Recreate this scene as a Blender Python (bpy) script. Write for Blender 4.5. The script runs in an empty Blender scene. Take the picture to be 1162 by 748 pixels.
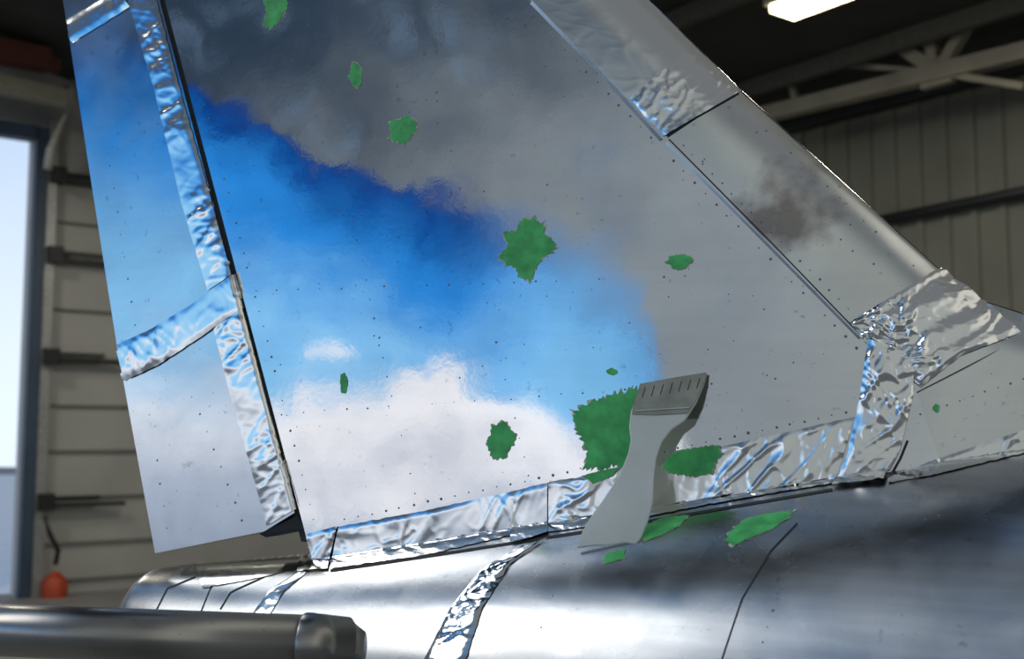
import bpy, bmesh, math, random
from mathutils import Vector, noise, Matrix
from mathutils.bvhtree import BVHTree
random.seed(7)
S=bpy.context.scene
try:
    S.view_settings.view_transform='Standard'
except Exception: pass

# ---------------------------------------------------------------- camera
FPX=1291.0
CAM=Vector((0,-1.6,1.9)); AZ=math.radians(-20); PT=math.radians(5.5)
F=Vector((math.sin(AZ)*math.cos(PT),math.cos(AZ)*math.cos(PT),math.sin(PT)))
R=Vector((math.cos(AZ),-math.sin(AZ),0)); U=R.cross(F)
cd=bpy.data.cameras.new('camera'); cam=bpy.data.objects.new('camera',cd); S.collection.objects.link(cam)
m=Matrix((R,U,-F)).transposed().to_4x4(); m.translation=CAM; cam.matrix_world=m
cd.sensor_width=36; cd.lens=36*FPX/1162; S.camera=cam
cd.dof.use_dof=True; cd.dof.focus_distance=1.68; cd.dof.aperture_fstop=4.5
cd.clip_start=.05; cd.clip_end=300
def ray(px,py): return F+R*((px-581)/FPX)+U*((374-py)/FPX)
KT=math.tan(math.radians(4)); Z0=CAM.z; T=.05
def P(px,py,off=0):
    d=ray(px,py)
    t=(off-(CAM.y-KT*(CAM.z-Z0)))/(d.y-KT*d.z)
    return CAM+d*t
NF=Vector((0,-1,KT)).normalized()

# ---------------------------------------------------------------- materials
def newmat(name):
    mt=bpy.data.materials.new(name); mt.use_nodes=True
    nt=mt.node_tree; return mt,nt,nt.nodes['Principled BSDF']
def N(nt,t,**k):
    n=nt.nodes.new(t)
    for a,b in k.items(): setattr(n,a,b)
    return n
def simple(name,col,rough=.5,metal=0,nscale=20,var=.15,bump=.0,bscale=60,**k):
    mt,nt,b=newmat(name)
    tc=N(nt,'ShaderNodeTexCoord'); n=N(nt,'ShaderNodeTexNoise'); n.inputs['Scale'].default_value=nscale; n.inputs['Detail'].default_value=5
    nt.links.new(tc.outputs['Object'],n.inputs['Vector'])
    r=N(nt,'ShaderNodeValToRGB')
    r.color_ramp.elements[0].position=.3; r.color_ramp.elements[1].position=.7
    r.color_ramp.elements[0].color=(*[c*(1-var) for c in col],1); r.color_ramp.elements[1].color=(*[min(1,c*(1+var)) for c in col],1)
    nt.links.new(n.outputs['Fac'],r.inputs['Fac']); nt.links.new(r.outputs['Color'],b.inputs['Base Color'])
    b.inputs['Roughness'].default_value=rough; b.inputs['Metallic'].default_value=metal
    if bump:
        n2=N(nt,'ShaderNodeTexNoise'); n2.inputs['Scale'].default_value=bscale; n2.inputs['Detail'].default_value=4
        nt.links.new(tc.outputs['Object'],n2.inputs['Vector'])
        bp=N(nt,'ShaderNodeBump'); bp.inputs['Strength'].default_value=bump; bp.inputs['Distance'].default_value=.005
        nt.links.new(n2.outputs['Fac'],bp.inputs['Height']); nt.links.new(bp.outputs['Normal'],b.inputs['Normal'])
    for a,v in k.items():
        b.inputs[a].default_value=v
    return mt
def sheet(name,c0,c1,r0,r1,wave=.02,painted_refl=(),speck=.6,streak=.97,scr=0):
    """bare aluminium sheet: blotchy tone, variable roughness, scratches, corrosion specks"""
    mt,nt,b=newmat(name); L=nt.links.new
    tc=N(nt,'ShaderNodeTexCoord'); O=tc.outputs['Object']
    def noi(sc,det=5,vec=O,dist=0):
        n=N(nt,'ShaderNodeTexNoise'); n.inputs['Scale'].default_value=sc; n.inputs['Detail'].default_value=det; n.inputs['Distortion'].default_value=dist
        L(vec,n.inputs['Vector']); return n.outputs['Fac']
    def ramp(v,p0,p1,a,bb):
        r=N(nt,'ShaderNodeValToRGB'); e=r.color_ramp.elements
        e[0].position=p0;e[1].position=p1
        e[0].color=(*a,1) if len(a)==3 else a; e[1].color=(*bb,1) if len(bb)==3 else bb
        L(v,r.inputs['Fac']); return r.outputs['Color']
    def mul(a,bb,fac=1):
        x=N(nt,'ShaderNodeMix',data_type='RGBA',blend_type='MULTIPLY'); x.inputs[0].default_value=fac
        L(a,x.inputs[6]); L(bb,x.inputs[7]); return x.outputs[2]
    base=ramp(noi(5,8,dist=.6),.35,.68,c0,c1)
    mp=N(nt,'ShaderNodeMapping'); mp.inputs['Scale'].default_value=(4,6,60); mp.inputs['Rotation'].default_value=(0,.5,0); L(O,mp.inputs['Vector'])
    st=ramp(noi(1.2,6,mp.outputs['Vector']),.3,.6,(streak,)*3,(1,)*3)
    base=mul(base,st)
    sp=ramp(noi(170,3),.25,.30,(.4,.4,.42),(1,1,1)); base=mul(base,sp,speck)
    sp2=ramp(noi(60,6),.25,.33,(.5,.5,.52),(1,1,1)); base=mul(base,sp2,speck)
    for (c,rad,col) in painted_refl:  # each spot multiplies a dark reflection into the base colour
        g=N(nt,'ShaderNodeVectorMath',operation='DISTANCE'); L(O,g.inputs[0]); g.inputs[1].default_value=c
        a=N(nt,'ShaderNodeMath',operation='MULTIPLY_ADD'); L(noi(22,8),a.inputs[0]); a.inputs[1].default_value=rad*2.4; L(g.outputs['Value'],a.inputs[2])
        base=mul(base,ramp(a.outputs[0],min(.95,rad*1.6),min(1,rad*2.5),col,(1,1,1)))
    L(base,b.inputs['Base Color'])
    rr=N(nt,'ShaderNodeMapRange'); rr.inputs['From Min'].default_value=.3; rr.inputs['From Max'].default_value=.7
    rr.inputs['To Min'].default_value=r0; rr.inputs['To Max'].default_value=r1
    L(noi(9,8,dist=.5),rr.inputs['Value']); L(rr.outputs[0],b.inputs['Roughness'])
    b.inputs['Metallic'].default_value=1
    bp=N(nt,'ShaderNodeBump'); bp.inputs['Strength'].default_value=1; bp.inputs['Distance'].default_value=wave*.1
    L(noi(5,2),bp.inputs['Height'])
    bp2=N(nt,'ShaderNodeBump'); bp2.inputs['Strength'].default_value=.03; bp2.inputs['Distance'].default_value=.001
    L(noi(90,3),bp2.inputs['Height']); L(bp.outputs['Normal'],bp2.inputs['Normal'])
    L(bp2.outputs['Normal'],b.inputs['Normal'])
    return mt
def foil(name,col=(.95,.945,.93),strength=1.0,scale=30,rough=.13):
    mt,nt,b=newmat(name); L=nt.links.new
    tc=N(nt,'ShaderNodeTexCoord')
    bp2=N(nt,'ShaderNodeBump'); bp2.inputs['Strength'].default_value=strength; bp2.inputs['Distance'].default_value=.006
    n3=N(nt,'ShaderNodeTexNoise'); n3.inputs['Scale'].default_value=scale; n3.inputs['Distortion'].default_value=1.0
    try: n3.noise_type='RIDGED_MULTIFRACTAL'
    except Exception: pass
    n3.inputs['Detail'].default_value=2
    L(tc.outputs['Object'],n3.inputs['Vector']); L(n3.outputs['Fac'],bp2.inputs['Height'])
    L(bp2.outputs['Normal'],b.inputs['Normal'])
    b.inputs['Base Color'].default_value=(*col,1); b.inputs['Metallic'].default_value=1; b.inputs['Roughness'].default_value=rough
    return mt

M_fin=sheet('fin_aluminium',(.76,.77,.79),(.90,.91,.92),.025,.065,wave=.010,speck=.6)
M_rud=sheet('rudder_aluminium',(.66,.68,.70),(.84,.86,.88),.07,.18,wave=.012)
refl_c=P(895,245,.02)
M_le=sheet('leading_edge_aluminium',(.72,.73,.71),(.88,.88,.85),.12,.22,painted_refl=[(refl_c,.062,(.38,.34,.34))],wave=.012)  # dark hazy reflection painted into the leading-edge colour as a smudge
M_fus=sheet('fuselage_aluminium',(.54,.56,.57),(.78,.79,.80),.20,.34,wave=.02,streak=.85)
M_tube=sheet('tube_aluminium',(.30,.29,.28),(.46,.45,.43),.25,.38,wave=.01,streak=.8)
M_foil=foil('foil_tape',(.95,.935,.91),strength=.07,scale=20,rough=.15)
M_foil2=foil('foil_tape_smooth',(.90,.90,.87),strength=.012,scale=14,rough=.16)
M_green=simple('green_primer',(.085,.56,.16),.5,0,45,.30)
M_rim=simple('chipped_paint_edge',(.58,.60,.48),.55,0,120,.4)
M_rivet=simple('rivet_metal',(.22,.24,.26),.55,.5)
M_seam=simple('seam_dark',(.03,.033,.036),.6)
M_dark=simple('dark_steel',(.035,.037,.04),.5,.6)

# ---------------------------------------------------------------- mesh helpers
def empty(name,loc=(0,0,0)):
    e=bpy.data.objects.new(name,None); e.location=loc; e.empty_display_size=.1; S.collection.objects.link(e); return e
def mesh(name,verts,faces,mat,parent=None,smooth=False,recalc=True):
    me=bpy.data.meshes.new(name); me.from_pydata([tuple(v) for v in verts],[],faces); 
    if recalc:
        bm=bmesh.new(); bm.from_mesh(me); bmesh.ops.recalc_face_normals(bm,faces=bm.faces[:]); bm.to_mesh(me); bm.free()
    if smooth:
        for p in me.polygons: p.use_smooth=True
    for x in (mat if isinstance(mat,list) else [mat]): me.materials.append(x)
    o=bpy.data.objects.new(name,me); S.collection.objects.link(o)
    if parent:
        o.parent=parent; o.matrix_parent_inverse=Matrix.Translation(parent.location).inverted()
    return o
def prism(front,back):
    n=len(front); V=list(front)+list(back)
    Fc=[list(range(n)),list(range(2*n-1,n-1,-1))]+[[i,i+n,(i+1)%n+n,(i+1)%n] for i in range(n)]
    return V,Fc
def resamp(pl,n):
    pl=[Vector(p) for p in pl]; d=[0]
    for a,b in zip(pl,pl[1:]): d.append(d[-1]+(b-a).length)
    out=[]
    for i in range(n):
        t=d[-1]*i/(n-1); j=0
        while j<len(pl)-2 and d[j+1]<t: j+=1
        f=(t-d[j])/max(1e-9,d[j+1]-d[j]); out.append(pl[j].lerp(pl[j+1],f))
    return out
def tube(name,pts,r,mat,parent=None,seg=12,caps=True):
    V=[];Fc=[];pts=[Vector(p) for p in pts]; rs=r if isinstance(r,list) else [r]*len(pts)
    for i,p in enumerate(pts):
        t=(pts[min(i+1,len(pts)-1)]-pts[max(i-1,0)]).normalized()
        a=t.orthogonal().normalized() if abs(t.z)>.95 else t.cross(Vector((0,0,1))).normalized(); b=t.cross(a)
        for k in range(seg):
            q=2*math.pi*k/seg; V.append(p+(a*math.cos(q)+b*math.sin(q))*rs[i])
    for i in range(len(pts)-1):
        for k in range(seg): Fc.append([i*seg+k,i*seg+(k+1)%seg,(i+1)*seg+(k+1)%seg,(i+1)*seg+k])
    if caps: Fc+= [list(range(seg)),list(range(len(V)-1,len(V)-seg-1,-1))]
    return mesh(name,V,Fc,mat,parent,True)
def boxgeo(V,Fc,c,ax,ay,az):
    o=len(V)
    for sx in(-1,1):
        for sy in(-1,1):
            for sz in(-1,1): V.append(c+ax*sx+ay*sy+az*sz)
    for f in ((0,1,3,2),(4,6,7,5),(0,4,5,1),(2,3,7,6),(0,2,6,4),(1,5,7,3)): Fc.append([o+i for i in f])
def beamgeo(V,Fc,p,q,w,h=None):
    h=h or w; p=Vector(p);q=Vector(q); d=(q-p); a=d.normalized(); s=a.cross(Vector((0,0,1)))
    s=s.normalized() if s.length>.01 else Vector((1,0,0)); u=s.cross(a)
    boxgeo(V,Fc,(p+q)/2,d/2,s*w/2,u*h/2)

# ---------------------------------------------------------------- AIRCRAFT
air=empty('aircraft_tail',(-.6,.05,1.5))
hx=lambda py:187+.2633*py
def backpt(v):
    off=v.y-KT*(v.z-Z0); return Vector((v.x,v.y+2*(T-off),v.z))
poly=[(hx(-80),-80),(520,-80),(600,0),(755,155),(985,392),(1040,445),(1078,560),(hx(650),650)]
fr=[P(x,y) for x,y in poly]; bk=[backpt(v) for v in fr]
V,Fc=prism(fr,bk); fin=mesh('fin_skin',V,Fc,M_fin,air)
A_LE=[(520,-80),(600,0),(755,155),(985,392),(1040,445)]; B_LE=[(652,-80),(738,0),(842,103),(1066,305),(1166,380)]
nT=60; rA=resamp([(*p,0) for p in A_LE],nT); rB=resamp([(*p,0) for p in B_LE],nT)
def surf(a,b,s,lift=0,pw=2.2):
    off=T*(1-math.sqrt(max(0,1-s**pw)))
    q=a.lerp(b,s); v=P(q.x,q.y,off-lift); return v
def roundstrip(name,rA,rB,mat,pw=2.2,ns=22):
    V=[];Fc=[];n=len(rA); W=2*ns+1
    for i in range(n):
        row=[surf(rA[i],rB[i],math.sin(math.pi/2*j/ns),0,pw) for j in range(ns+1)]
        row+= [backpt(v) for v in row[-2::-1]]
        V+=row
    for i in range(n-1):
        for j in range(W-1): Fc.append([i*W+j,i*W+j+1,(i+1)*W+j+1,(i+1)*W+j])
    return mesh(name,V,Fc,mat,air,True)
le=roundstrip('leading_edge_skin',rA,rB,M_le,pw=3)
dA=resamp([(990,600,0),(1162,545,0),(1300,510,0)],30); dB=resamp([(1005,330,0),(1050,322,0),(1100,335,0),(1166,356,0),(1300,322,0)],30)
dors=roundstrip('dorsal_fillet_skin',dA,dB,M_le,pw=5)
for v in dors.data.vertices: v.co.y+=.005
# rudder (planar wedge)
rp=[(58,-80),(78,40),(104,210),(133,395),(176,628),(300,603),(hx(582)-6,582),(hx(-80)-6,-80)]
h0=P(hx(-80)-6,-80); h1=P(hx(582)-6,582); e0=P(133,395,.012); rn=(h1-h0).cross(e0-h0).normalized()
def PR(px,py,back=0):
    d=ray(px,py); return CAM+d*((h0-CAM).dot(rn)/d.dot(rn))
fr=[PR(x,y) for (x,y) in rp]; bk=[backpt(v) for v in fr]
V,Fc=prism(fr,bk); rud=mesh('rudder_skin',V,Fc,M_rud,air)
fr=[P(hx(-80)-7,-80,.008),P(hx(-80)+2,-80,.008),P(hx(615)+2,615,.008),P(hx(615)-7,615,.008)]
V,Fc=prism(fr,[v+Vector((0,.06,0)) for v in fr]); mesh('hinge_gap',V,Fc,M_seam,air)
fr=[P(294,606,.004),P(338,585,.004),P(346,601,.004),P(302,610,.005)]
V,Fc=prism(fr,[v+Vector((0,.05,0)) for v in fr]); mesh('rudder_underside',V,Fc,M_dark,air)
# fuselage
r0=P(345,636); r1=P(1162,512); sl=(r1.z-r0.z)/(r1.x-r0.x)
zr=lambda x:r0.z+sl*(x-r0.x)+.012*max(0,min(1,(r0.x-x)/.25))
xL=P(129,670).x; xR=P(1500,500).x
Rl,Rr=.095,.42; xa=r1.x
Rad=lambda x:Rl+(Rr-Rl)*max(0,(x-xL)/(xa-xL))**.8
V=[];Fc=[];NS=140;seg=128;cap=.05
for i in range(NS+1):
    if i<16: 
        th=math.pi/2*i/16; x=xL+cap*(1-math.cos(th)); sc=max(.02,math.sin(th)**.6)
    else: x=xL+cap+(xR-xL-cap)*(i-16)/(NS-16); sc=1
    r=Rad(x); zc=zr(x)-math.sqrt(r*r-T*T)
    for k in range(seg):
        q=2*math.pi*k/seg; V.append(Vector((x,T+r*sc*math.sin(q),zc+r*sc*math.cos(q)*(1.0))))
for i in range(NS):
    for k in range(seg): Fc.append([i*seg+k,i*seg+(k+1)%seg,(i+1)*seg+(k+1)%seg,(i+1)*seg+k])
Fc+=[list(range(seg)),list(range(len(V)-1,len(V)-seg-1,-1))]
fus=mesh('fuselage_skin',V,Fc,M_fus,air,True)

# combined BVH for laying tape and paint on the skins
bv=[];bf=[]
for o in (fin,le,dors,rud,fus):
    k=len(bv); bv+=[v.co.copy() for v in o.data.vertices]
    for p in o.data.polygons: bf.append([k+i for i in p.vertices])
bvh=BVHTree.FromPolygons(bv,bf)
def hit(px,py):
    d=ray(px,py).normalized(); h,n,_,_=bvh.ray_cast(CAM,d)
    if h is None: return None,None
    if n.dot(d)>0: n=-n
    return h,n
def ridge(p,k=3.2): return max(0,1-abs(noise.noise(p))*k)
def tape(name,A,B,mat=M_foil,lift=.0012,crk=.0019,step=2.2,seed=0,fl=23,fw=54,jag=.5,skew=.45):
    """foil strip laid on the skins; folds run mostly across the strip"""
    A=[(*p,0) for p in A];B=[(*p,0) for p in B]
    LA=max(sum((Vector(b)-Vector(a)).length for a,b in zip(Q,Q[1:])) for Q in (A,B)); n=max(3,int(LA/step))
    a=resamp(A,n);b=resamp(B,n); w=max((p-q).length for p,q in zip(a,b)); mcols=max(3,int(w/step)+1)
    V=[];ok=[]
    for i in range(n):
        ja=jag*noise.noise(Vector((i*.25,seed,1)))*2; jb=jag*noise.noise(Vector((i*.25,seed,7)))*2
        for j in range(mcols):
            s=j/(mcols-1); q=a[i].lerp(b[i],s)
            if j==0: q=q+(a[i]-b[i]).normalized()*ja
            if j==mcols-1: q=q+(b[i]-a[i]).normalized()*jb
            h,nn=hit(q.x,q.y)
            if h is None: V.append(Vector((0,0,-5))); ok.append(False); continue
            al=i*step; ac=s*w
            p=Vector((al/fl+ac/fl*skew,ac/fw,seed*3.7)); p=p+noise.noise_vector(p*.7+Vector((5,0,0)))*.9
            p2=Vector((al/(fl*.5)-ac/fl*skew*1.6,ac/(fw*.5),seed*2.1+9)); p2=p2+noise.noise_vector(p2*.6)*.8
            p3=Vector((al/(fl*2.2),ac/(fw*.8),seed+20))
            act=min(1,max(0.22,.6+1.6*noise.noise(Vector((al/(fl*3),seed,3)))))
            c=ridge(p,3.8)*.8*act+ridge(p2,4.4)*.38*act+noise.noise(p3)*.8
            edge=min(1,min(j,mcols-1-j)/2.5)
            V.append(h+nn*(lift+crk*(.5+c)*(.25+.75*edge))); ok.append(True)
    Fc=[]
    for i in range(n-1):
        for j in range(mcols-1):
            f=[i*mcols+j,i*mcols+j+1,(i+1)*mcols+j+1,(i+1)*mcols+j]
            if all(ok[k] for k in f):
                ds=max((V[f[k]]-V[f[(k+1)%4]]).length for k in range(4))
                if ds<.06: Fc.append(f)
    used=sorted({k for f in Fc for k in f}); mp={k:i for i,k in enumerate(used)}
    return mesh(name,[V[k] for k in used],[[mp[k] for k in f] for f in Fc],mat,air,True,recalc=True)
tape('foil_tape_hinge_upper',[(133,-40),(145,0),(175,100),(206,230),(236,330)],[(165,-40),(178,0),(207,110),(237,215),(263,312)],seed=1)
tape('foil_tape_hinge_lower',[(240,362),(262,450),(285,530),(303,597)],[(274,345),(294,420),(318,500),(340,575)],seed=2)
tape('foil_tape_rudder_top',[(66,28),(95,12),(135,-12)],[(76,52),(105,35),(148,8)],seed=3)
tape('foil_tape_rudder_mid',[(130,393),(170,375),(215,348),(270,308)],[(141,433),(180,415),(230,382),(278,348)],seed=24,lift=.003)
tape('foil_tape_root_left',[(383,598),(480,580),(585,557),(622,548)],[(376,646),(480,631),(585,607),(622,604)],seed=5,fl=34)
tape('foil_tape_root_mid',[(585,560),(600,553),(622,548)],[(580,618),(605,612),(622,606)],seed=15,lift=.004)
tape('foil_tape_root_right',[(623,547),(660,541),(750,522),(850,500),(970,473)],[(620,605),(700,594),(800,574),(880,560),(948,549)],seed=26,fl=34)
tape('foil_tape_root_corner',[(345,607),(365,602),(384,597)],[(338,650),(355,648),(372,647)],seed=8,lift=.003)
tape('foil_tape_tail_top',[(222,642),(290,628),(352,607)],[(230,668),(300,655),(352,642)],M_foil2,seed=9,crk=.0006)
tape('foil_tape_leading_lower',[(964,366),(1010,338),(1060,308),(1066,306)],[(992,402),(1045,440),(1090,404),(1158,378)],seed=11,lift=.002,crk=.0045,fl=34,fw=30,skew=.9)
tape('foil_tape_spar_corner',[(985,385),(976,450),(962,515),(945,554)],[(1038,405),(1036,450),(1022,510),(1003,548)],seed=10,lift=.005,crk=.0036,fl=32,fw=38,skew=.8)
tape('foil_tape_dorsal_root',[(1008,543),(1060,522),(1162,488),(1230,468)],[(1008,549),(1060,540),(1162,515),(1230,498)],seed=12)
tape('foil_tape_fuselage_ring',[(590,622),(548,645),(512,690),(480,752)],[(622,612),(580,640),(548,690),(528,752)],seed=13,fl=16,crk=.003)
tape('foil_tape_leading_upper',[(545,-55),(600,0),(680,80),(753,155)],[(676,-55),(735,0),(790,52),(840,104)],M_foil2,seed=14,crk=.0004,fl=50)
tape('foil_tape_leading_patch',[(715,112),(735,136),(755,154)],[(780,58),(812,78),(841,104)],M_foil,seed=16,crk=.0018,lift=.002,fl=16,fw=28)
tape('foil_tape_tail_ring',[(335,652),(305,672),(285,700)],[(348,650),(322,672),(305,700)],seed=17)

# green bare-primer patches with chipped rim
def fan(px,py,pts,name,mat,lift,grow=1.0,ragged=.08,seed=0):
    n=len(pts); V=[];ok=True
    rings=5
    h,nn=hit(px,py); V.append(h+nn*lift)
    for k in range(1,rings+1):
        for i,(x,y) in enumerate(pts):
            f=k/rings*grow
            if k==rings: f*=1+ragged*noise.noise(Vector((x*.35,y*.35,seed)))*2
            h,nn=hit(px+(x-px)*f,py+(y-py)*f); V.append(h+nn*lift)
    Fc=[[0,1+i,1+(i+1)%n] for i in range(n)]
    for k in range(rings-1):
        for i in range(n): Fc.append([1+k*n+i,1+(k+1)*n+i,1+(k+1)*n+(i+1)%n,1+k*n+(i+1)%n])
    mesh(name,V,Fc,mat,air,False)
PC=0
def patch(pts,rim=2.0,lift=.001):
    global PC; PC+=1
    cx=sum(p[0] for p in pts)/len(pts); cy=sum(p[1] for p in pts)/len(pts)
    per=sum(math.dist(pts[i],pts[(i+1)%len(pts)]) for i in range(len(pts)))
    n=max(24,int(per/1.6)); q=[(p.x,p.y) for p in resamp([(*p,0) for p in pts+[pts[0]]],n+1)[:-1]]
    sz=per/6.28
    fan(cx,cy,q,'primer_patch_%d'%PC,M_green,lift,1,.075,PC)
    fan(cx,cy,q,'primer_rim_%d'%PC,M_rim,lift-.0005,1+rim/sz*.75,.09,PC+.3)
def blob(cx,cy,rx,ry,seed,rag=.3,rot=0):
    pts=[]
    for i in range(22):
        a=2*math.pi*i/22; r=1+rag*noise.noise(Vector((math.cos(a)*1.6,math.sin(a)*1.6,seed*3.1)))*1.6
        x=rx*r*math.cos(a); y=ry*r*math.sin(a)
        pts.append((cx+x*math.cos(rot)-y*math.sin(rot),cy+x*math.sin(rot)+y*math.cos(rot)))
    return pts
patch([(299,2),(304,-8),(325,-8),(327,6),(320,20),(308,34),(299,27),(303,14)],1)
patch(blob(404,86,8,12,2),1); patch(blob(456,147,15,15,3,rot=-.6),1.5)
patch([(570,262),(585,264),(590,251),(606,247),(617,256),(620,268),(630,274),(628,287),(616,292),(608,305),(602,318),(590,316),(585,303),(574,300),(567,290),(577,279)],2)
patch(blob(770,297,15,7,6),1.5); patch(blob(390,435,4.5,10,7),.5); patch(blob(568,500,14,20,8),1.5)
patch([(650,468),(668,458),(690,450),(722,440),(745,452),(748,490),(738,515),(722,530),(700,527),(684,534),(664,531),(667,512),(655,492)],2.5)
patch([(663,540),(680,535),(704,530),(695,541),(674,549)],1,.0055); patch(blob(695,422,6,4,9),.5)
patch([(756,520),(772,512),(795,508),(817,506),(820,516),(812,526),(808,538),(788,541),(765,538),(754,532)],1.5,.0055)
patch([(822,615),(830,602),(846,590),(868,584),(900,580),(893,590),(874,602),(850,611),(833,620)],1.5)
patch([(728,612),(735,596),(752,588),(782,585),(770,598),(752,607),(738,613)],1); patch(blob(697,632,14,6,12,rot=-.35),.7)
patch(blob(1062,463,4,4,13),1)

# rivets: one mesh
rv=[];rf=[]
def rivet(px,py,r=.0022):
    h,n=hit(px,py)
    if h is None: return
    a=n.orthogonal().normalized(); b=n.cross(a); o=len(rv)
    for k in range(8):
        q=k*math.pi/4; rv.append(h+(a*math.cos(q)+b*math.sin(q))*r+n*.0002)
    for k in range(8):
        q=k*math.pi/4; rv.append(h+(a*math.cos(q)+b*math.sin(q))*r*.6+n*.0005)
    for k in range(8): rf.append([o+k,o+(k+1)%8,o+8+(k+1)%8,o+8+k])
    rf.append([o+8+k for k in range(8)])
def rivline(p,q,st,r=.0016,jit=.8,prob=1):
    n=max(2,int(math.dist(p,q)/st))
    for i in range(n+1):
        if random.random()<prob*.93: rivet(p[0]+(q[0]-p[0])*i/n+random.uniform(-jit,jit),p[1]+(q[1]-p[1])*i/n+random.uniform(-jit,jit),r*random.uniform(.55,1.25))
rivline((hx(0)+14,0),(hx(590)+14,590),17,.0018)
rivline((592,6),(972,395),17,.0019); rivline((775,165),(985,372),15); rivline((390,590),(960,468),16,.0019)
rivline((350,30),(470,560),22,prob=.8,r=.0015); rivline((480,40),(600,540),22,prob=.7,r=.0015)
rivline((250,120),(640,110),26,prob=.5,r=.0013); rivline((290,330),(900,310),24,prob=.6,r=.0015); rivline((320,470),(880,430),24,prob=.5,r=.0014)
rivline((105,60),(190,600),26,prob=.8); rivline((118,180),(210,120),16); rivline((210,430),(275,590),20,prob=.8)
rivline((800,180),(1040,330),26,prob=.6); rivline((1045,470),(1162,430),15); rivline((855,135),(1050,315),18,r=.0014,prob=.6)
rivline((640,640),(600,748),18,prob=.8); rivline((900,620),(860,748),18,prob=.7); rivline((1050,590),(1162,560),16,prob=.7)
for i in range(80): rivet(random.uniform(260,980),random.uniform(20,520),random.uniform(.0006,.0016))
mesh('rivets',rv,rf,M_rivet,air,True)
# seams: thin strips
def seam(name,pts,w=1.3,mat=M_seam,l0=.0007,l1=.0007):
    pts=[Vector((*p,0)) for p in pts]; r=resamp(pts,max(8,int(sum((b-a).length for a,b in zip(pts,pts[1:]))/6)))
    V=[];Fc=[]
    for i,p in enumerate(r):
        t=(r[min(i+1,len(r)-1)]-r[max(i-1,0)]).normalized(); s=Vector((-t.y,t.x,0))*w/2
        for q,l in ((p-s,l0),(p+s,l1)):
            h,n=hit(q.x,q.y)
            if h is None: return
            V.append(h+n*l)
    for i in range(len(r)-1): Fc.append([2*i,2*i+1,2*i+3,2*i+2])
    mesh(name,V,Fc,mat,air)
seam('seam_spar',[(759,158),(872,272),(987,391)],1.6); seam('seam_leading_joint',[(757,155),(790,133),(838,106)],3)
seam('seam_fuselage_1',[(905,594),(875,625),(842,680),(818,752)],1.6); seam('seam_fuselage_2',[(375,648),(450,637),(560,620),(700,598),(945,556)],3)
seam('seam_tail_1',[(222,655),(190,668),(178,692)],1.5); seam('seam_tail_2',[(262,650),(240,665),(228,695)],1.2)
seam('seam_dorsal',[(1030,500),(1022,520),(1008,545)],3)
seam('seam_tail_3',[(300,655),(262,672),(250,692)],1.5)
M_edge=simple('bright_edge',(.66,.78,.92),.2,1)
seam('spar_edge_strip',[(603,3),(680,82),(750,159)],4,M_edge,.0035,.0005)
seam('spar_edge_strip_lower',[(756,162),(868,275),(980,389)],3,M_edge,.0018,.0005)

# side tube
p0=P(-160,708,-.50); p1=P(345,730,-.34); p2=P(395,735,-.30)
dv=(p1-p0).normalized()
tube('side_tube',[p0,p1],[.030,.034],M_tube,air,40)
tube('side_tube_collar',[p1-dv*.004,p1,p1+dv*.004,p2-dv*.004,p2,p2+dv*.008,p2+dv*.02],[.034,.0365,.0368,.0372,.035,.028,.02],M_tube,air,40)

# ---------------------------------------------------------------- SCRAPER
out=[(727,437),(765,430),(802,424),(799,436),(790,458),(777,478),(762,488),(751,502),(745,520),(742,545),(741,570),(736,590),(728,610),(722,618),(708,616),(692,619),(676,619),(655,622),(661,604),(672,585),(690,560),(704,538),(713,515),(716,500),(714,485),(716,468)]
b0,_=hit(657,622); b1,_=hit(722,617)
hB=(b0+b1)/2+Vector((0,-.002,.0035)); t0=P(765,430,-.010)
up=(t0-hB); ex=(P(802,424,-.010)-P(727,437,-.010)).normalized()
pn=ex.cross(up).normalized()
if pn.y>0: pn=-pn
def Q(px,py):
    d=ray(px,py); t=(hB-CAM).dot(pn)/d.dot(pn); return CAM+d*t
M_pl=simple('translucent_plastic',(.78,.83,.80),.24,0,12,.08,**{'Transmission Weight':.2,'IOR':1.45,'Subsurface Weight':.3,'Subsurface Scale':.01})
M_hd=simple('scraper_head_plastic',(.30,.31,.26),.3,0,30,.25)
scr=empty('plastic_scraper',tuple(hB))
fr=[Q(x,y)+pn*.002 for x,y in out]; bk=[v-pn*.004 for v in fr]
V,Fc=prism(fr,bk); body=mesh('handle',V,Fc,M_pl,scr)
mod=body.modifiers.new('bevel','BEVEL'); mod.width=.0015; mod.segments=3; mod.limit_method='ANGLE'
hd=[(727,437),(765,430),(802,424),(799,436),(790,456),(781,470),(745,472),(718,471),(719,462)]
fr=[Q(x,y)+pn*.0036 for x,y in hd]; bk=[v-pn*.0062 for v in fr]
V,Fc=prism(fr,bk); mesh('blade_head',V,Fc,M_hd,scr)
V=[];Fc=[]
for i in range(7):
    x=733+i*10.3; y=441-i*1.75; beamgeo(V,Fc,Q(x,y)+pn*.0038,Q(x-3.5,y+12)+pn*.0038,.0008,.0008)
mesh('head_teeth',V,Fc,M_dark,scr)
V=[];Fc=[]
beamgeo(V,Fc,Q(722,468)+pn*.0042,Q(783,464)+pn*.0042,.002,.0015)
mesh('head_ridge',V,Fc,M_pl,scr)

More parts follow.
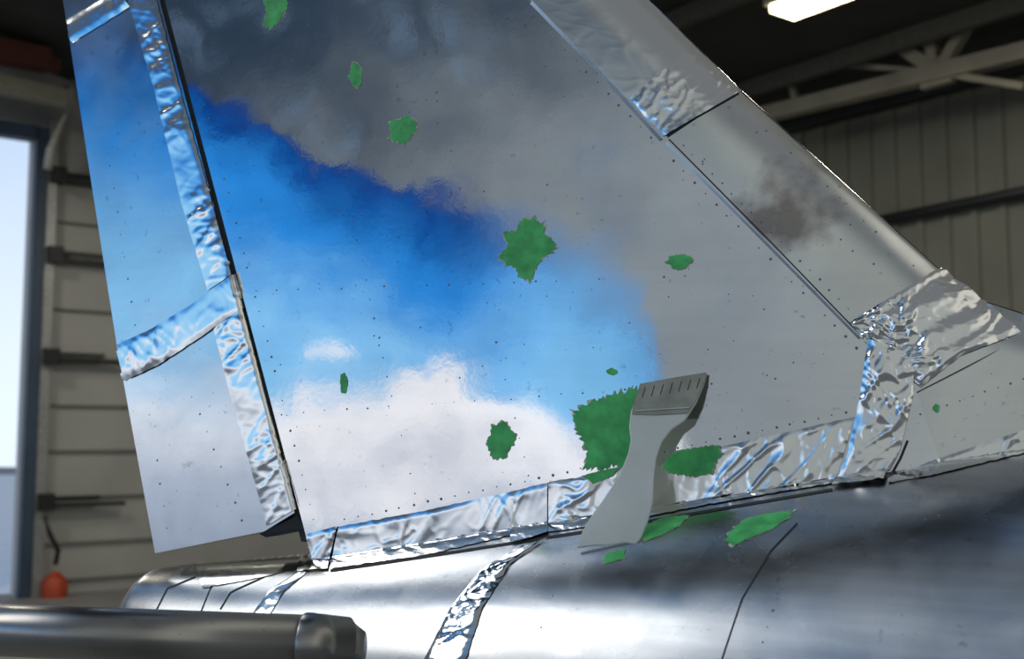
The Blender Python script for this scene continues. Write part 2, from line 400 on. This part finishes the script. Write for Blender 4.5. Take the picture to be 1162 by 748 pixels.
# ---------------------------------------------------------------- HANGAR
a_=Vector((math.sin(AZ-math.radians(37)),math.cos(AZ-math.radians(37)),0)); b_=Vector((math.sin(AZ+math.radians(53)),math.cos(AZ+math.radians(53)),0))
azc=AZ-math.radians(2); Cn=Vector((CAM.x+18*math.sin(azc),CAM.y+18*math.cos(azc),0)); LEN=14
def pl(px,py,n,inset):
    d=ray(px,py); t=((Cn-CAM).dot(n)-inset)/d.dot(n); return CAM+d*t
WR=lambda px,py,i=0: pl(px,py,b_,i)
WL=lambda px,py,i=0: pl(px,py,a_,i)
H=WR(950,128).z
M_wall=simple('painted_cladding',(.175,.175,.14),.6,0,1.5,.12)
M_wallL=simple('door_panel_paint',(.40,.41,.40),.55,0,1.5,.08)
M_roof=simple('roof_sheet_dark',(.035,.036,.034),.8,0,2,.3)
M_beam=simple('beam_paint',(.29,.27,.21),.6,0,3,.15)
M_blue=simple('door_frame_blue_grey',(.04,.07,.12),.5,0,3,.15)
M_floor=simple('concrete',(.22,.22,.21),.75,0,2,.15,.3,8)
V=[];Fc=[]; n=int(LEN/.3)
prof=[]
for i in range(n):
    u=i*.3; prof+= [(u,0),(u+.2,0),(u+.22,.035),(u+.28,.035)]
prof.append((n*.3,0))
for u,o in prof:
    p=Cn-a_*u-b_*o; V+=[p,p+Vector((0,0,H))]
for i in range(len(prof)-1): Fc.append([2*i,2*i+2,2*i+3,2*i+1])
mesh('wall_back',V,Fc,M_wall)
def ul(px): return -(WL(px,500)-Cn).dot(b_)
uo0=ul(24); uo1=ul(-40); Hl=H+1.6
zo1=WL(10,142).z; V=[];Fc=[]
def lw(u0,u1,z0,z1):
    c=Cn-b_*(u0+u1)/2+a_*.1+Vector((0,0,(z0+z1)/2)); boxgeo(V,Fc,c,b_*(u1-u0)/2,a_*.1,Vector((0,0,(z1-z0)/2)))
lw(0,uo0,0,Hl); lw(uo1,LEN,0,Hl); lw(uo0,uo1,zo1,Hl)
mesh('wall_left',V,Fc,M_wallL)
dr=empty('door_1',tuple(WL(110,500)))
V=[];Fc=[]
for py in (95,205,250,295,350,405,460,512,565,618,660):
    pa=WL(52,py,.03); z=pa.z; ua=ul(56); ub=ul(230)
    boxgeo(V,Fc,Cn-b_*(ua+ub)/2-a_*.02+Vector((0,0,z)),b_*(ua-ub)/2,a_*.02,Vector((0,0,.012)))
mesh('panel_joints',V,Fc,simple('panel_joint',(.16,.16,.15),.7),dr)
V=[];Fc=[]
for py in (197,287,402,565):
    z=WL(55,py).z
    for dz,l0,l1 in ((0,50,112),(.09,62,140)):
        ua=ul(l0);ub=ul(l1); boxgeo(V,Fc,Cn-b_*(ua+ub)/2-a_*.12+Vector((0,0,z-dz)),b_*(ua-ub)/2,a_*.03,Vector((0,0,.022)))
    ua=ul(50); boxgeo(V,Fc,Cn-b_*ua-a_*.16+Vector((0,0,z-.04)),b_*.09,a_*.08,Vector((0,0,.10)))
mesh('hinges',V,Fc,M_dark,dr)
V=[];Fc=[]
for l0,l1,i in ((24,38,.16),):
    ua=ul(l0);ub=ul(l1); boxgeo(V,Fc,Cn-b_*(ua+ub)/2-a_*i/2+Vector((0,0,zo1/2)),b_*(ua-ub)/2,a_*i/2,Vector((0,0,zo1/2)))
mesh('door_post',V,Fc,M_blue,dr)
V=[];Fc=[]
ua=ul(39);ub=ul(50); boxgeo(V,Fc,Cn-b_*(ua+ub)/2-a_*.07+Vector((0,0,Hl/2-.6)),b_*(ua-ub)/2,a_*.07,Vector((0,0,Hl/2-.6)))
mesh('door_rail',V,Fc,simple('galvanised',(.35,.37,.38),.45,.5),dr)
V=[];Fc=[]
ua=ul(-60);ub=ul(22); z=WL(10,150).z
boxgeo(V,Fc,Cn-b_*(ua+ub)/2-a_*.1+Vector((0,0,z)),b_*(ua-ub)/2,a_*.1,Vector((0,0,.09)))
mesh('door_header',V,Fc,M_blue,dr)
V=[];Fc=[]
beamgeo(V,Fc,WL(-80,78,.8),WL(75,112,.8),.16,.20); mesh('overhead_rail',V,Fc,simple('beige_paint',(.34,.33,.26),.6))
V=[];Fc=[]
boxgeo(V,Fc,WL(18,62,.9),b_*.36,a_*.16,Vector((0,0,.12))); boxgeo(V,Fc,WL(46,72,.9),b_*.2,a_*.1,Vector((0,0,.07)))
mesh('door_motor',V,Fc,simple('brown_motor',(.14,.045,.03),.6))
tube('hanging_cable',[WL(84,92,.5),WL(80,118,.5),WL(70,145,.5),WL(57,170,.5),WL(54,192,.5)],.05,simple('white_cable',(.5,.5,.47),.6))
wb=WL(62,668,.25)
tube('orange_hose_reel',[wb+Vector((0,0,-.28)),wb+Vector((0,0,-.24)),wb+Vector((0,0,.10)),wb+Vector((0,0,.14)),wb+Vector((0,0,.20))],[.10,.15,.15,.10,.04],simple('orange_red',(.45,.06,.02),.5))
tube('hanging_hose',[WL(50,585,.5),WL(56,605,.5),WL(66,625,.5),WL(63,640,.4)],.03,M_dark)
# roof
sl_=.15; RU,RV=13,11.5
def rz(v): return H+.02+sl_*v
c=[(0,0),(RU,0),(RU,RV),(0,RV)]
V=[]
for u,v in c: V.append(Cn-a_*u-b_*v+Vector((0,0,rz(v))))
for u,v in c: V.append(Cn-a_*u-b_*v+Vector((0,0,rz(v)+.2)))
Fc=[[0,1,2,3],[7,6,5,4],[0,4,5,1],[1,5,6,2],[2,6,7,3],[3,7,4,0]]
mesh('ceiling',V,Fc,M_roof)
V=[];Fc=[]
for v in (1.2,2.8,4.4,6,8,10): beamgeo(V,Fc,Cn-b_*v+Vector((0,0,rz(v)-.1)),Cn-a_*RU-b_*v+Vector((0,0,rz(v)-.1)),.08,.18)
mesh('roof_purlins',V,Fc,simple('purlin_dark',(.07,.07,.06),.7))
V=[];Fc=[]
I=1.0
for (p,q,w) in (((840,137),(1200,50),.15),((940,-6),(1065,82),.12),((1046,-30),(1062,82),.10),((1140,-45),(1066,82),.10),((1062,82),(1162,98),.06),((890,68),(1062,82),.05),((890,60),(905,122),.06)):
    beamgeo(V,Fc,WR(*p,I),WR(*q,I),w)
boxgeo(V,Fc,WR(1064,82,I),a_*.16,b_*.04,Vector((0,0,.13)))
mesh('roof_truss',V,Fc,M_beam)
tube('wall_pipe',[WR(940,262,.12),WR(1300,190,.12)],.055,M_dark)
V=[];Fc=[]; beamgeo(V,Fc,WR(800,170,.1),WR(1300,40,.1),.12); mesh('wall_girt',V,Fc,M_dark)
# ceiling lamps
M_lamp,nt,b=newmat('lamp_glow'); b.inputs['Emission Color'].default_value=(1,.84,.52,1); b.inputs['Emission Strength'].default_value=9
def lamp(c,en=0):
    e=empty('ceiling_lamp',tuple(c)); V=[];Fc=[]
    boxgeo(V,Fc,c,a_*.30,b_*.15,Vector((0,0,.03))); mesh('diffuser',V,Fc,M_lamp,e)
    V=[];Fc=[]; boxgeo(V,Fc,c+Vector((0,0,.07)),a_*.34,b_*.18,Vector((0,0,.04))); mesh('housing',V,Fc,M_beam,e)
    V=[];Fc=[]; beamgeo(V,Fc,c+Vector((0,0,.1)),c+Vector((0,0,.5)),.03); mesh('hanger',V,Fc,M_dark,e)
    if en:
        ld=bpy.data.lights.new('bulb','AREA'); ld.energy=en; ld.size=.6; ld.color=(1,.92,.78)
        lo=bpy.data.objects.new('bulb',ld); S.collection.objects.link(lo); lo.parent=e; lo.location=(0,0,-.06)
v=.5
while WR(921,3,v).z>rz(v)-.6 and v<9: v+=.05
lamp(WR(921,2,v),25)
lamp(Cn-a_*4-b_*5+Vector((0,0,rz(5)-.7)),60); lamp(Cn-a_*3-b_*9.5+Vector((0,0,rz(9.5)-.7)),80)
lamp(Cn-a_*11-b_*7.5+Vector((0,0,rz(7.5)-.7)),70); lamp(Cn-a_*11-b_*3+Vector((0,0,rz(3)-.7)),25)
V=[Vector((-60,-60,0)),Vector((60,-60,0)),Vector((60,60,0)),Vector((-60,60,0))]; mesh('floor',V,[[0,1,2,3]],M_floor)
V=[Cn+a_*.3+b_*20+Vector((0,0,.01)),Cn+a_*.3-b_*30+Vector((0,0,.01)),Cn+a_*50-b_*30+Vector((0,0,.01)),Cn+a_*50+b_*20+Vector((0,0,.01))]
mesh('ground_apron',V,[[0,1,2,3]],simple('pale_concrete',(.80,.83,.87),.7,0,1,.05))
V=[];Fc=[]; xx=-.25; zb=min(zr(xx+q)-math.sqrt(Rad(xx+q)**2-T*T)-Rad(xx+q) for q in (-.2,0,.2))
boxgeo(V,Fc,Vector((xx,T,zb-.03)),Vector((.2,0,0)),Vector((0,.2,0)),Vector((0,0,.03)))
for sx in(-1,1):
    for sy in(-1,1): beamgeo(V,Fc,(xx+sx*.3,T+sy*.3,0),(xx+sx*.16,T+sy*.16,zb-.04),.05)
mesh('tail_trestle',V,Fc,M_dark)

# ---------------------------------------------------------------- sky
w=bpy.data.worlds.new('sky'); S.world=w; w.use_nodes=True; nt=w.node_tree; L=nt.links.new
bg=nt.nodes['Background']; tc=N(nt,'ShaderNodeTexCoord'); D=tc.outputs['Generated']
rf_=lambda v: v-2*v.dot(NF)*NF
F2,R2,U2=rf_(F),rf_(R),rf_(U)
def mth(op,a,b=None,c=None,clamp=False):
    n=N(nt,'ShaderNodeMath',operation=op); n.use_clamp=clamp
    for i,x in enumerate((a,b,c)):
        if x is None: continue
        if isinstance(x,(int,float)): n.inputs[i].default_value=x
        else: L(x,n.inputs[i])
    return n.outputs[0]
def dot(v):
    n=N(nt,'ShaderNodeVectorMath',operation='DOT_PRODUCT'); L(D,n.inputs[0]); n.inputs[1].default_value=v; return n.outputs['Value']
df=mth('MAXIMUM',dot(F2),.12)
sU=mth('MULTIPLY_ADD',mth('DIVIDE',dot(R2),df),12.91,5.81)
sV=mth('MULTIPLY_ADD',mth('DIVIDE',dot(U2),df),-12.91,3.74)
cx=N(nt,'ShaderNodeCombineXYZ'); L(sU,cx.inputs[0]); L(sV,cx.inputs[1]); UV=cx.outputs[0]
def noi(sc,det=6,off=0,rough=.55):
    n=N(nt,'ShaderNodeTexNoise'); n.inputs['Scale'].default_value=sc; n.inputs['Detail'].default_value=det; n.inputs['Roughness'].default_value=rough
    v=N(nt,'ShaderNodeVectorMath',operation='ADD'); L(UV,v.inputs[0]); v.inputs[1].default_value=(off,off,off); L(v.outputs[0],n.inputs['Vector'])
    return mth('SUBTRACT',n.outputs['Fac'],.5)
def curve(x,pts):
    n=N(nt,'ShaderNodeFloatCurve'); c=n.mapping.curves[0]
    P_=[((a+4)/16,(b+1)/10) for a,b in pts]
    c.points[0].location=P_[0]; c.points[1].location=P_[-1]
    for q in P_[1:-1]: c.points.new(*q)
    for q in c.points: q.handle_type='VECTOR'
    n.mapping.update(); L(mth('MULTIPLY_ADD',x,1/16,.25,clamp=True),n.inputs['Value'])
    return mth('MULTIPLY_ADD',n.outputs[0],10,-1)
def sst(x,a,b):
    n=N(nt,'ShaderNodeMapRange',interpolation_type='SMOOTHSTEP'); L(x,n.inputs['Value'])
    if a<b:
        n.inputs['From Min'].default_value=a; n.inputs['From Max'].default_value=b; return n.outputs[0]
    n.inputs['From Min'].default_value=b; n.inputs['From Max'].default_value=a; n.inputs['To Min'].default_value=1; n.inputs['To Max'].default_value=0; return n.outputs[0]
def mix(f,a,b):
    n=N(nt,'ShaderNodeMix',data_type='RGBA'); L(f,n.inputs[0])
    for i,x in ((6,a),(7,b)):
        if isinstance(x,tuple): n.inputs[i].default_value=(*x,1)
        else: L(x,n.inputs[i])
    return n.outputs[2]
def lin(r,g,b,k=1.25):
    f=lambda c:(c/255/12.92 if c<10 else ((c/255+.055)/1.055)**2.4)*k
    return (f(r),f(g),f(b))
c1=curve(sU,[(-4,.7),(0,.75),(2,.8),(2.5,1.15),(3.2,1.5),(4.2,2.1),(5.0,2.3),(5.6,2.4),(6.3,2.8),(7.0,3.15),(7.4,3.8),(7.7,5.2),(8.6,8),(12,9)])
d1=mth('ADD',mth('SUBTRACT',sV,c1),mth('MULTIPLY_ADD',noi(.8,8,0),1.2,mth('MULTIPLY',noi(2.6,8,5,.7),1.2)))
right=sst(sU,5.0,6.8)
deep=mix(right,lin(3,46,118),lin(72,138,196))
mid=mix(right,lin(38,126,203),lin(112,172,215))
blue=mix(sst(d1,-.1,1.0),deep,mid); blue=mix(sst(mth('ADD',d1,mth('MULTIPLY',noi(.6,6,20),2)),.8,2.5),blue,lin(125,184,226))
c2=curve(sU,[(-4,4.4),(1,4.6),(3.0,4.6),(3.5,4.35),(4.1,4.45),(4.5,4.1),(5.2,4.2),(5.8,4.5),(6.4,4.75),(7.2,4.6),(8,4.4),(12,4.4)])
d2=mth('ADD',mth('SUBTRACT',sV,c2),mth('MULTIPLY_ADD',noi(1.3,8,9,.6),1.5,mth('MULTIPLY',noi(4,5,3),.5)))
white=mix(sst(mth('ADD',sV,mth('MULTIPLY',noi(1.1,6,31),3.4)),4.7,6.3),lin(228,228,232),lin(155,167,186))
col=mix(sst(d2,-.12,.34),blue,white)
g=mth('ADD',mth('ADD',mth('POWER',mth('SUBTRACT',sU,3.75),2),mth('MULTIPLY',mth('POWER',mth('SUBTRACT',sV,4.02),2),4)),mth('MULTIPLY',noi(2.5,5,40),.35))
col=mix(sst(g,.11,.0),col,lin(205,215,228))
dark=mix(sst(mth('ADD',mth('ADD',mth('MULTIPLY',sU,.55),mth('MULTIPLY',sV,1.0)),mth('MULTIPLY',noi(.8,9,50,.65),5.5)),1.4,7.2),lin(42,56,72),lin(126,134,139))
dark=mix(mth('MULTIPLY',sst(noi(.9,8,77,.65),.02,.16),mth('MULTIPLY_ADD',sst(sU,4,9),-.5,.65)),dark,lin(98,120,144))
dark=mix(sst(sU,8.2,10.5),dark,lin(136,142,142))
xd=dot(Vector((1,0,0)))
hi=mix(sst(xd,-.10,-.5),lin(98,102,106),lin(74,112,150))
dark=mix(sst(dot(Vector((0,0,1))),.5,.72),dark,hi)
soft=mth('MULTIPLY_ADD',right,.5,.06)
col=mix(mth('MULTIPLY_ADD',mth('DIVIDE',d1,soft),-.6,.5,clamp=True),col,dark)
away=mix(sst(dot(Vector((0,0,1))),-.05,.6),lin(215,228,242),lin(105,145,195))
away=mix(sst(xd,-.2,.4),away,lin(92,94,92))
col=mix(sst(dot(F2),.05,.3),away,col)
col=mix(mth('MULTIPLY',sst(xd,.50,.62),sst(xd,.86,.74)),col,lin(180,180,174))
L(col,bg.inputs['Color']); bg.inputs['Strength'].default_value=1.05
sd=bpy.data.lights.new('sun','SUN'); sd.energy=.55; sd.angle=math.radians(25); sd.color=(1,.97,.92)
so=bpy.data.objects.new('sun',sd); S.collection.objects.link(so)
az=math.radians(65); el=math.radians(42)
tow=Vector((-math.sin(az)*math.cos(el),-math.cos(az)*math.cos(el),math.sin(el)))
so.rotation_euler=tow.to_track_quat('Z','Y').to_euler(); so.location=(-6,-6,8)
